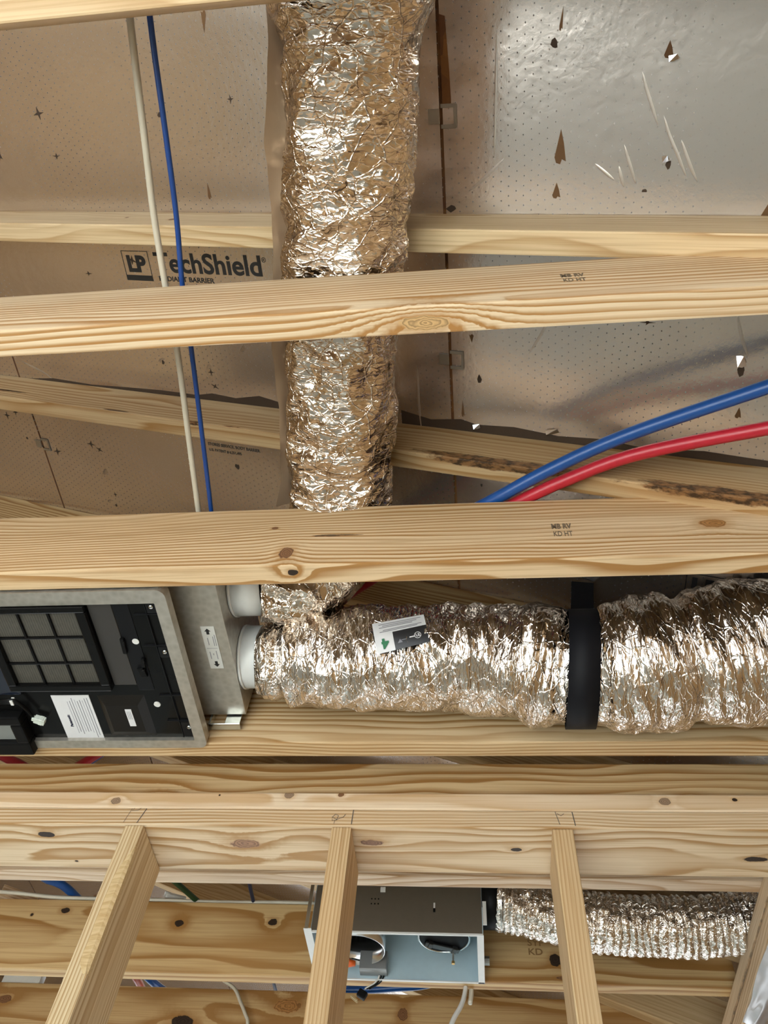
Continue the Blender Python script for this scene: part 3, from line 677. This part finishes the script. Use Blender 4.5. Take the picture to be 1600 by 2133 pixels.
# D2 runs along +X with 'up' Z; its side vector is T x U = -Y, so the camera side is angle 0
AC = -.40
patch('label_sheet', -.047, .047, -.028, .028, 0, white)
patch('black_panel', -.014, .047, -.028, .004, .0006, blk)
for k, b in enumerate((.022, .0185, .0155, .010, .0075)): patch('print_line', -.036 + .006 * (k % 2), .040 - .008 * (k % 3), b - .0007, b + .0007, .0007, greyink, 8, 1)
patch('print_line', .014, .024, -.0135, -.0115, .0009, white, 3, 1)
patch('print_line', -.001, .009, -.0145, -.0135, .0009, greyink, 3, 1)
pa, pb, pc = on2(-.024, -.006, .0014), on2(-.034, -.006, .0014), on2(-.024, -.016, .0014)
text('lettering', '4', pa, pb - pa, pc - pa, .024, grn, sticker, .0012)
cc = on2(.029, -.012, .0012); rx = on2(.034, -.012, .0012) - cc; ry = on2(.029, -.007, .0012) - cc; nn = rx.cross(ry).normalized(); rx.normalize(); ry = nn.cross(rx)
Rm = Matrix((rx, ry, nn)).transposed().to_4x4()
bm_obj('emblem_ring', ring_bm(.0062, .0052, .0004, 28, 'Z'), white, sticker, cc, Rm)
text('lettering', 'UL', cc + rx * -.0036 + ry * -.0026 + nn * .0004, rx, ry, .0075, white, sticker, .0003)
v = [on2(a, b, .001) for a, b in ((-.008, -.018), (-.003, -.0115), (.001, -.018))]; mesh_obj('printed_mark', v, [(0, 1, 2)], greyink, sticker)

# ---- thin ribbed duct from the exhaust box
d3_pts = [(.052, 1.775, 1.108), (.10, 1.773, 1.098), (.16, 1.768, 1.078), (.22, 1.765, 1.064), (.32, 1.76, 1.050), (.43, 1.755, 1.044), (.52, 1.75, 1.047), (.60, 1.748, 1.052), (.69, 1.745, 1.060)]
def d3_disp(u, an, r):
    x = u * .66; c, s_ = math.cos(an), math.sin(an)
    ph = x / .0165 + .5 * nz(x * 20, c, s_)
    return -.0055 * (1 - abs(math.sin(math.pi * ph)) ** .6) + .004 * nz(x * 60, c * 5, s_ * 5) + .004 * nz(x * 12, c * 2, s_ * 2)
D3 = Duct(d3_pts, 420, 110, lambda u: .063, d3_disp)
duct3 = thing('ribbed_duct', d3_pts[4], 'thin ribbed foil duct leading right from the metal exhaust box', 'duct')
foil3 = foil('ribbed_foil', 120, 45, .5, .25, .13, (.90, .86, .81), .5, (60, 25))
D3.build('foil_sleeve', foil3, duct3)
bm_obj('wire_end', ring_bm(.064, .060, .004, 40, 'X'), simple('spring_wire', (.5, .48, .45), .3, 1.0), duct3, (.055, 1.775, 1.107))

# ================================================================ VENTILATION UNIT (left)
g = NG('galvanised'); co = g.n('TexCoord').outputs['Object']
vo = g.n('TexVoronoi', {'Vector': co, 'Scale': 90.0}).outputs['Distance']
g.set(g.b.inputs['Base Color'], g.mix(.14, g.mix(g.noise(co, 8, 3), (.46, .425, .36, 1), (.56, .52, .45, 1)), vo)); g.b.inputs['Metallic'].default_value = .85
g.set(g.b.inputs['Roughness'], g.m('ADD', .36, g.m('MULTIPLY', g.noise(co, 30, 3), .14)))
galv = g.mat
bright_galv = simple('bright_zinc', (.62, .66, .66), .22, 1.0)
SP = {'Specular IOR Level': .12}
gloss = simple('black_plastic', (.006, .0058, .0056), .2, **SP); matte = simple('matte_black_plastic', (.004, .004, .004), .5, **SP); ribm = simple('dark_plastic', (.009, .009, .010), .3, **SP)
greyp = simple('grey_plastic', (.050, .047, .044), .5, **SP); whitep = simple('white_plastic', (.72, .72, .70), .4)
vu = thing('ventilation_unit', (-.78, .94, H), 'black bottomed ventilation unit in a metal frame between two joists', 'ventilator')
box('housing', -1.15, -.525, .768, 1.104, H + .022, H + .235, galv, vu, .002)
def rrect(x0, x1, y0, y1, r, n=5):
    p = []
    for cx, cy, a0 in ((x1 - r, y1 - r, 0), (x0 + r, y1 - r, 90), (x0 + r, y0 + r, 180), (x1 - r, y0 + r, 270)):
        for k in range(n + 1): a = math.radians(a0 + 90 * k / n); p.append((cx + r * math.cos(a), cy + r * math.sin(a)))
    return p
po = rrect(-1.17, -.4975, .7535, 1.1285, .016); pi_ = rrect(-1.145, -.5195, .781, 1.1085, .002); n = len(po)
v = [(x, y, z) for z in (-.0045, .016) for x, y in po] + [(x, y, z) for z in (-.0045, .016) for x, y in pi_]
f = []
for i in range(n):
    j = (i + 1) % n
    f += [(i, j, n + j, n + i), (2 * n + j, 2 * n + i, 3 * n + i, 3 * n + j), (i, 2 * n + i, 2 * n + j, j), (n + i, n + j, 3 * n + j, 3 * n + i)]
v = [(x, y, z if not (y > 1.118 and z > 0) else -.0015) for x, y, z in v]
fr = mesh_obj('frame', v, f, galv, vu, (0, 0, H)); bm = bmesh.new(); bm.from_mesh(fr.data); bmesh.ops.recalc_face_normals(bm, faces=bm.faces); bm.to_mesh(fr.data); bm.free()
box('bottom_plate', -1.145, -.519, .781, 1.109, H + .004, H + .010, gloss, vu)
zP = H + .004
# filter with its lattice
g = NG('filter_fleece'); co = g.n('TexCoord').outputs['Object']
wv = g.n('TexWave', {'Vector': co, 'Scale': 70.0, 'Distortion': 2.0}, bands_direction='X').outputs['Fac']
g.set(g.b.inputs['Base Color'], g.mix(g.m('MULTIPLY', g.m('ADD', wv, g.noise(co, 120, 2)), .5), (.034, .032, .026, 1), (.088, .081, .064, 1))); g.b.inputs['Roughness'].default_value = .9
flt = box('filter_pad', -.826, -.656, .790, .970, zP - .003, zP + .001, g.mat, vu)
ff = []
for (x0, x1, y0, y1) in ((-.838, -.644, .783, .795), (-.838, -.644, .962, .976), (-.838, -.822, .795, .962), (-.662, -.644, .795, .962)):
    box('filter_frame', x0, x1, y0, y1, zP - .013, zP, gloss, vu, .002)
for x in (-.770, -.715): box('lattice_bar', x - .0022, x + .0022, .795, .962, zP - .007, zP - .003, gloss, vu, .0008)
for y in (.854, .913): box('lattice_bar', -.822, -.662, y - .0022, y + .0022, zP - .0072, zP - .003, gloss, vu, .0008)
box('grey_panel', -.642, -.600, .785, .971, zP - .002, zP + .001, greyp, vu, .001)
box('side_strip', -.5995, -.570, .785, .985, zP - .0015, zP + .001, ribm, vu, .001)
for y in (.808, .878, .997, 1.062): box('rib', -.564, -.5205, y - .0008, y + .0008, zP - .004, zP, ribm, vu)
box('rib', -.5415, -.540, .785, 1.105, zP - .004, zP, ribm, vu)
for (y0, y1) in ((.785, .805), (.881, .905), (1.065, 1.104)): box('screw_boss', -.5395, -.5205, y0, y1, zP - .0035, zP, ribm, vu, .001)
for (x, y) in ((-.529, .791), (-.528, .891), (-.5245, 1.077)):
    s = bm_obj('screw', cyl_bm(.0046, .003, 20, 'Z', .0034), bright_galv, vu, (x, y, zP - .005), Matrix.Rotation(math.pi, 4, 'X'), True)
    bm_obj('screw_slot', box_bm((.005, .0009, .0004), 0, 1), matte, s, (x, y, zP - .0066), Matrix.Rotation(.6, 4, 'Z'))
for (x, y) in ((-.5765, .869), (-.574, 1.021)): bm_obj('hole_plug', cyl_bm(.0062, .0016, 24), whitep, vu, (x, y, zP - .0012))
for (x, y, w, l) in ((-.599, .876, .007, .034), (-.580, .938, .012, .022), (-.573, .915, .006, .020)):
    bm = box_bm((w, l, .007), .0015); box_bm((w * .5, l * .25, .010), .001, 1, bm, (w * .4, -l * .2, 0)); bm_obj('latch', bm, matte, vu, (x, y, zP - .004), Matrix.Rotation(random.uniform(-.2, .2), 4, 'Z'))
# data label with printing
lab = box('data_label', -.7735, -.7000, .997, 1.1145, zP - .0010, zP, white, vu)
text('lettering', 'Panasonic', (-.7520, 1.078, zP - .0013), (0, -1, 0), (-1, 0, 0), .0075, simple('navy_ink', (.01, .012, .04), .5), lab, .0003, width=.031)
for k in range(9):
    x = -.746 + .005 * k; a = 1.002 + random.uniform(0, .012); b = 1.108 - random.uniform(0, .02)
    box('print_line', x - .0006, x + .0006, a, b, zP - .0013, zP - .0010, greyink if k % 3 else simple('light_print', (.45, .45, .5), .5), lab)
# stepped motor cover
zz = zP - .009; bx = (-.684, -.594, .998, 1.102)
v = [(bx[0], bx[2], zP), (bx[1], bx[2], zP), (bx[1], bx[3], zP), (bx[0], bx[3], zP), (bx[0] + .014, bx[2] + .018, zz), (bx[1] - .014, bx[2] + .018, zz), (bx[1] - .014, bx[3] - .018, zz), (bx[0] + .014, bx[3] - .018, zz)]
mesh_obj('motor_cover', v, [(4, 5, 6, 7), (0, 1, 5, 4), (1, 2, 6, 5), (2, 3, 7, 6), (3, 0, 4, 7)], simple('brown_black_plastic', (.011, .009, .007), .35, **SP), vu)
st = box('small_sticker', -.6345, -.6225, 1.025, 1.068, zz - .0012, zz - .0002, white, vu)
for k in range(3): box('print_line', -.632 + .003 * k, -.6312 + .003 * k, 1.03, 1.050, zz - .0014, zz - .0012, greyink, st)
# connector and loose wires
bm = box_bm((.020, .013, .011), .0012); box_bm((.008, .0145, .012), .001, 1, bm, (.003, 0, 0)); box_bm((.005, .009, .008), .001, 1, bm, (-.012, 0, 0))
bm_obj('connector', bm, simple('ivory_plastic', (.62, .68, .62), .35), vu, (-.806, 1.049, zP - .012), Matrix.Rotation(.45, 4, 'Z'))
for dz, dx in ((0, 0), (.003, .004), (.001, -.004)):
    tube('wire', [(-.90, 1.004 + dx, zP - .010), (-.86, .999 + dx, zP - .014), (-.838, .999 + dx, zP - .014), (-.826, 1.016, zP - .013 + dz), (-.816, 1.042 + dx * .5, zP - .012)], .0026, gloss, vu, 24, 8)
bm_obj('cable_tie', box_bm((.006, .012, .010), .001), whitep, vu, (-.842, .999, zP - .013))
box('glossy_cover', -.905, -.826, .886, .990, zP - .006, zP, simple('blue_sheen_plastic', (.014, .018, .03), .12), vu, .002)  # bluish reflection is put into the dark cover's colour
lb = bmesh.new()
for (x0, x1, y0, y1) in ((-.96, -.838, 1.032, 1.052), (-.96, -.838, 1.100, 1.132), (-.862, -.838, 1.052, 1.100)): box_bm((x1 - x0, y1 - y0, .024), .004, 2, lb, ((x0 + x1) / 2 + .9, (y0 + y1) / 2 - 1.08, 0))
bm_obj('outlet_frame', lb, matte, vu, (-.9, 1.08, zP - .012))
box('outlet_flap', -.96, -.862, 1.052, 1.100, zP - .012, zP - .004, simple('silver_plastic', (.24, .25, .24), .4), vu)
# duct adapter on the right end, with its direction label
box('duct_adapter', -.5165, -.430, .765, 1.0975, H + .050, H + .235, galv, vu, .0015)
dl = box('direction_label', -.4755, -.4505, .877, .977, H + .0488, H + .0499, simple('silver_label', (.66, .66, .63), .5), vu)
zl = H + .0486
def arrow(x, y, d): prism('printed_arrow', [(x - .0026, y + .007 * d), (x - .0026, y), (x - .0058, y), (x, y - .0065 * d), (x + .0058, y), (x + .0026, y), (x + .0026, y + .007 * d)], zl - .0002, zl, ink, dl)
arrow(-.464, .888, 1); arrow(-.462, .966, -1)
for (x, y0, y1) in ((-.457, .900, .922), (-.467, .903, .920), (-.4535, .896, .922), (-.457, .934, .954), (-.463, .940, .944), (-.469, .936, .953)): box('print_line', x - .0006, x + .0006, y0, y1, zl - .0002, zl, greyink, dl)
box('print_line', -.473, -.453, .9275, .9281, zl - .0002, zl, greyink, dl)
bk = bmesh.new(); box_bm((.062, .016, .002), .0006, 1, bk, (0, 0, 0)); box_bm((.030, .002, .026), .0006, 1, bk, (.016, -.007, .013)); box_bm((.004, .016, .030), .0006, 1, bk, (-.029, 0, .015))
bm_obj('mounting_bracket', bk, bright_galv, vu, (-.470, 1.1085, H + .030))
for (y, z) in ((1.009, 1.122), (.858, 1.155)):
    c = bm_obj('collar', ring_bm(.060, .056, .060, 48, 'X'), whitep, vu, (-.400, y, z), None, True)
    bm_obj('collar_rim', ring_bm(.062, .056, .005, 48, 'X'), whitep, c, (-.427, y, z), None, True)

# ================================================================ EXHAUST BOX (right, beyond the stud wall)
xb = thing('exhaust_fan_box', (-.18, 1.83, H), 'open bottomed metal exhaust fan box behind the middle stud', 'exhaust fan')
blu = simple('daylit_zinc_sheet', (.58, .76, .86), .38, .3); lip = simple('painted_lip', (.70, .72, .72), .4); brn = simple('dull_zinc_sheet', (.24, .215, .175), .42, .75)  # interior sheet's pale blue is reflected daylight put into the colour
zb = H - .006; zt = H + .16
X0, X1, Y0, Y1 = -.380, .012, 1.731, 1.931
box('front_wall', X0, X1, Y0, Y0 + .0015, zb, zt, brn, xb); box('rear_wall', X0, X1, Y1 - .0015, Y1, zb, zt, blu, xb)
box('side_wall', X0, X0 + .0015, Y0, Y1, zb, zt, blu, xb); box('side_wall', X1 - .0015, X1, Y0, Y1, zb, zt, blu, xb)
box('top_sheet', X0, X1, Y0, Y1, zt, zt + .0015, blu, xb)
box('lip', X0, X1, Y0 - .001, Y0 + .004, zb - .001, zb + .003, lip, xb); box('lip', X1 - .014, X1 + .001, Y0, Y1, zb - .001, zb + .001, lip, xb); box('lip', X0 - .014, X0 + .004, Y0 - .012, Y1, zb - .001, zb + .001, lip, xb); box('lip', X0, X1, Y1 - .005, Y1 + .001, zb - .001, zb + .001, lip, xb)
box('mounting_rail', X0 - .012, X0 - .004, Y0 - .012, Y0 - .009, zb, H + .175, bright_galv, xb); box('mounting_rail', X1 + .0005, X1 + .009, Y0 - .008, Y0 - .005, zb + .02, H + .175, lip, xb)
box('tab', -.226, -.214, Y0 - .003, Y0, H + .092, H + .104, lip, xb, .0006)
bm_obj('slot', box_bm((.004, .0012, .016), .0006, 1), white, xb, (-.098, Y0 - .0008, H + .060))
bm_obj('slot', box_bm((.005, .0012, .010), .0006, 1), matte, xb, (-.098, Y0 - .0009, H + .050))
for k in range(6): bm_obj('rivet_hole', cyl_bm(.0016, .001, 10, 'Y'), matte, xb, (-.245 + .008 * (k % 3), Y0 - .0006, H + .075 - .012 * (k // 3)))
# blower ring, motor and wiring inside
ring = bm_obj('blower_ring', ring_bm(.064, .062, .075, 48, 'Z'), simple('spun_aluminium', (.75, .76, .78), .22, 1.0), xb, (-.283, 1.842, H + .052), None, True)
bm_obj('ring_cap', cyl_bm(.062, .004, 40), matte, ring, (-.283, 1.842, H + .091))
bm_obj('wire_nut', cyl_bm(.010, .022, 16, 'X', .006), simple('orange_plastic', (.75, .13, .02), .4), xb, (-.305, 1.893, H + .012), None, True)
bm_obj('wiring_box', box_bm((.066, .03, .045), .002), simple('grey_steel', (.32, .33, .33), .45, .6), xb, (-.252, 1.912, H + .024))
imp = bm_obj('impeller', cyl_bm(.060, .040, 40, 'Z', .052), simple('black_impeller', (.006, .006, .007), .35, **SP), xb, (-.080, 1.836, H + .066), None, False)
bm_obj('impeller_rim', ring_bm(.063, .058, .006, 40, 'Z'), bright_galv, imp, (-.080, 1.836, H + .047), None, True)
bm = box_bm((.085, .016, .006), .0015); box_bm((.012, .020, .010), .001, 1, bm, (.03, 0, 0)); box_bm((.010, .018, .010), .001, 1, bm, (-.03, 0, 0))
bm_obj('motor_bracket', bm, simple('dark_steel', (.10, .10, .10), .35, .9), imp, (-.085, 1.868, H + .042), Matrix.Rotation(.35, 4, 'Z'))
bm_obj('motor_shaft', cyl_bm(.0022, .040, 10), galv, imp, (-.060, 1.886, H + .038)); bm_obj('brass_tip', cyl_bm(.004, .006, 12), simple('brass', (.75, .5, .2), .3, 1.0), imp, (-.060, 1.886, H + .016))
for k, off in enumerate((0, .006, -.005)): tube('wire', [(-.32, 1.90, H + .030), (-.275 + off, 1.905, H + .022), (-.235 + off, 1.918, H + .010), (-.240 + off, 1.932, H - .008), (-.268 + off, 1.940, H - .022)], .0018, [gloss, gloss, whitep][k], xb, 24, 8)
pg = bmesh.new(); box_bm((.022, .014, .018), .003, 2, pg); bm_obj('plug', pg, matte, xb, (-.278, 1.942, H - .034), Matrix.Rotation(.5, 4, 'Y'))
for k in (-1, 1): bm_obj('plug_prong', box_bm((.020, .0012, .004), 0, 1), simple('plug_brass', (.7, .55, .3), .3, 1.0), xb, (-.296, 1.942 + .004 * k, H - .044), Matrix.Rotation(.6, 4, 'Y'))
bm_obj('bolt_knob', cyl_bm(.010, .012, 12, 'X'), simple('zinc_bolt', (.3, .3, .28), .4, .9), xb, (.0195, 1.885, H + .022), None, False)
bm_obj('outlet_collar', ring_bm(.062, .057, .046, 44, 'X'), matte, xb, (.034, 1.775, 1.110), None, True)

# ================================================================ PIPES AND CABLES
blue_p = simple('blue_pipe', (.010, .075, .30), .33); red_p = simple('red_pipe', (.50, .018, .035), .33)
def pipe(name, label, cat, pts, r, mat, n=60, group=None, a=14): return tag(tube(name, pts, r, mat, None, n, a), label, cat, group)
PP = 'plastic water pipes'
pipe('water_pipe', 'blue plastic water pipe arching above the red one at right', 'pipe', [(.600, .420, 1.088), (.53, .458, 1.112), (.457, .497, 1.130), (.269, .587, 1.170), (.15, .655, 1.188), (.045, .724, 1.200), (-.10, .835, 1.245), (-.28, 1.008, 1.335), (-.98, 1.545, 1.335), (-1.4, 1.87, 1.35)], .0112, blue_p, 90, PP)
pipe('water_pipe', 'red plastic water pipe running below the blue one at right', 'pipe', [(.600, .530, 1.098), (.54, .548, 1.117), (.468, .566, 1.130), (.288, .623, 1.170), (.18, .675, 1.187), (.092, .726, 1.198), (-.05, .830, 1.240), (-.245, 1.004, 1.310), (-.973, 1.512, 1.300), (-1.4, 1.80, 1.31)], .0112, red_p, 90, PP)
pipe('water_pipe', 'short red pipe glimpsed at far left above the double wall plate', 'pipe', [(-1.32, 1.26, 1.25), (-1.14, 1.439, 1.25), (-1.107, 1.468, 1.25), (-.98, 1.60, 1.25)], .0112, red_p, 20, PP)
pipe('water_pipe', 'blue pipe crossing over the wide knotty joist at lower left', 'pipe', [(-1.24, 1.70, 1.204), (-1.165, 1.872, 1.216), (-1.105, 1.95, 1.218), (-.989, 2.325, 1.204), (-.93, 2.45, 1.204)], .0112, blue_p, 40, PP)
pipe('water_pipe', 'blue pipe glimpsed below the metal exhaust box', 'pipe', [(-.05, 2.20, 1.204), (-.135, 2.327, 1.204), (-.25, 2.36, 1.204), (-.362, 2.378, 1.204), (-.48, 2.38, 1.204)], .0112, blue_p, 40, PP)
pipe('water_pipe', 'short orange red pipe beside the blue one under the knotty joist', 'pipe', [(-1.035, 2.22, 1.204), (-1.022, 2.33, 1.204), (-1.015, 2.46, 1.204)], .0112, simple('orange_pipe', (.45, .06, .015), .35), 16, PP)
white_c = simple('white_cable_sheath', (.60, .56, .465), .42); blue_c = simple('blue_cable_sheath', (.008, .055, .26), .35)
CG = 'thin cables strung over the joists'
pipe('cable', 'white cable strung beside the blue one at left', 'cable', [(-.395, -.22, 1.201), (-.418, -.045, 1.199), (-.4335, .10, 1.198), (-.445, .20, 1.199), (-.452, .31, 1.1985), (-.457, .42, 1.1985), (-.471, .57, 1.198), (-.485, .718, 1.1985), (-.497, .84, 1.20), (-.51, 1.02, 1.205), (-.52, 1.14, 1.20)], .0052, white_c, 60, CG, 10)
pipe('cable', 'dark blue cable strung beside the white one at left', 'cable', [(-.37, -.22, 1.2), (-.391, -.044, 1.199), (-.402, .09, 1.2), (-.412, .209, 1.2), (-.425, .312, 1.1985), (-.433, .417, 1.1985), (-.447, .57, 1.199), (-.461, .719, 1.1985), (-.475, .85, 1.2), (-.495, 1.14, 1.2)], .0042, blue_c, 60, CG, 10)
pipe('cable', 'green cable glimpsed left of the middle stud under the wall plate', 'cable', [(-.85, 1.76, 1.202), (-.789, 1.864, 1.202), (-.755, 1.931, 1.202), (-.70, 2.05, 1.205)], .0075, simple('green_sheath', (.015, .045, .012), .5), 20, CG, 10)
pipe('cable', 'navy cable glimpsed beside the middle stud under the wall plate', 'cable', [(-.587, 1.74, 1.2), (-.588, 1.863, 1.2), (-.591, 1.933, 1.2), (-.60, 2.37, 1.2), (-.6, 2.46, 1.2)], .005, simple('navy_sheath', (.012, .02, .06), .5), 20, CG, 10)
pipe('cable', 'white cable lying along the knotty joist at far left', 'cable', [(-1.5, 1.93, 1.199), (-1.296, 1.915, 1.198), (-1.143, 1.935, 1.198), (-1.003, 1.94, 1.199), (-.866, 1.94, 1.1985), (-.68, 1.945, 1.1985), (-.496, 1.94, 1.198), (-.36, 1.95, 1.20)], .0052, white_c, 40, CG, 8)
pipe('cable', 'white cable hanging in front of the farthest joist', 'cable', [(-.80, 2.30, 1.215), (-.749, 2.32, 1.193), (-.705, 2.32, 1.168), (-.681, 2.32, 1.135), (-.658, 2.32, 1.10), (-.645, 2.32, 1.07), (-.645, 2.32, .95)], .005, white_c, 40, CG, 8)
pipe('cable', 'white cable end dangling below the metal exhaust box', 'cable', [(-.030, 1.965, 1.10), (-.032, 1.962, 1.02), (-.036, 1.955, .985), (-.045, 1.945, .955), (-.060, 1.935, .925), (-.072, 1.93, .895)], .0055, whitep, 30, CG, 8)
pipe('cable', 'stub of flat white cable hanging under the knotty joist', 'cable', [(-.020, 1.976, 1.06), (-.020, 1.972, 1.0), (-.0235, 1.965, .972)], .0055, white_c, 16, CG, 8)
# scraps seen through the gaps
for (x, y, z, lx, ly, lz, rz, lab, sd) in ((-1.28, 1.985, 1.225, .10, .03, .03, .6, 'offcut of pale wood at the far left above the knotty joist', 50), (-1.015, 2.015, 1.222, .11, .035, .03, .75, 'offcut of pale wood beside the blue pipe above the knotty joist', 51), (-1.18, 2.355, 1.197, .12, .038, .03, .1, 'pale offcut lying on the farthest joist at left', 52)):
    mt = wood('wood_scrap' + str(sd), sd, light=(0.740, 0.547, 0.354), contrast=.4)
    tag(bm_obj('wood_offcut', box_bm((lx, ly, lz), .002), mt, None, (x, y, z), Matrix.Rotation(rz, 4, 'Z')), lab, 'offcut', 'wood offcuts on the joists')
tag(bm_obj('white_box', box_bm((.12, .03, .035), .003), whitep, None, (-1.375, 2.36, 1.195)), 'small white plastic box on the farthest joist at far left', 'box')
bm = box_bm((.05, .03, .03), .003); box_bm((.06, .02, .008), .002, 1, bm, (0, 0, .018)); tag(bm_obj('cable_bracket', bm, whitep, None, (-.82, 1.965, 1.206), Matrix.Rotation(.4, 4, 'Z')), 'small white plastic fitting beside the green cable', 'fitting')
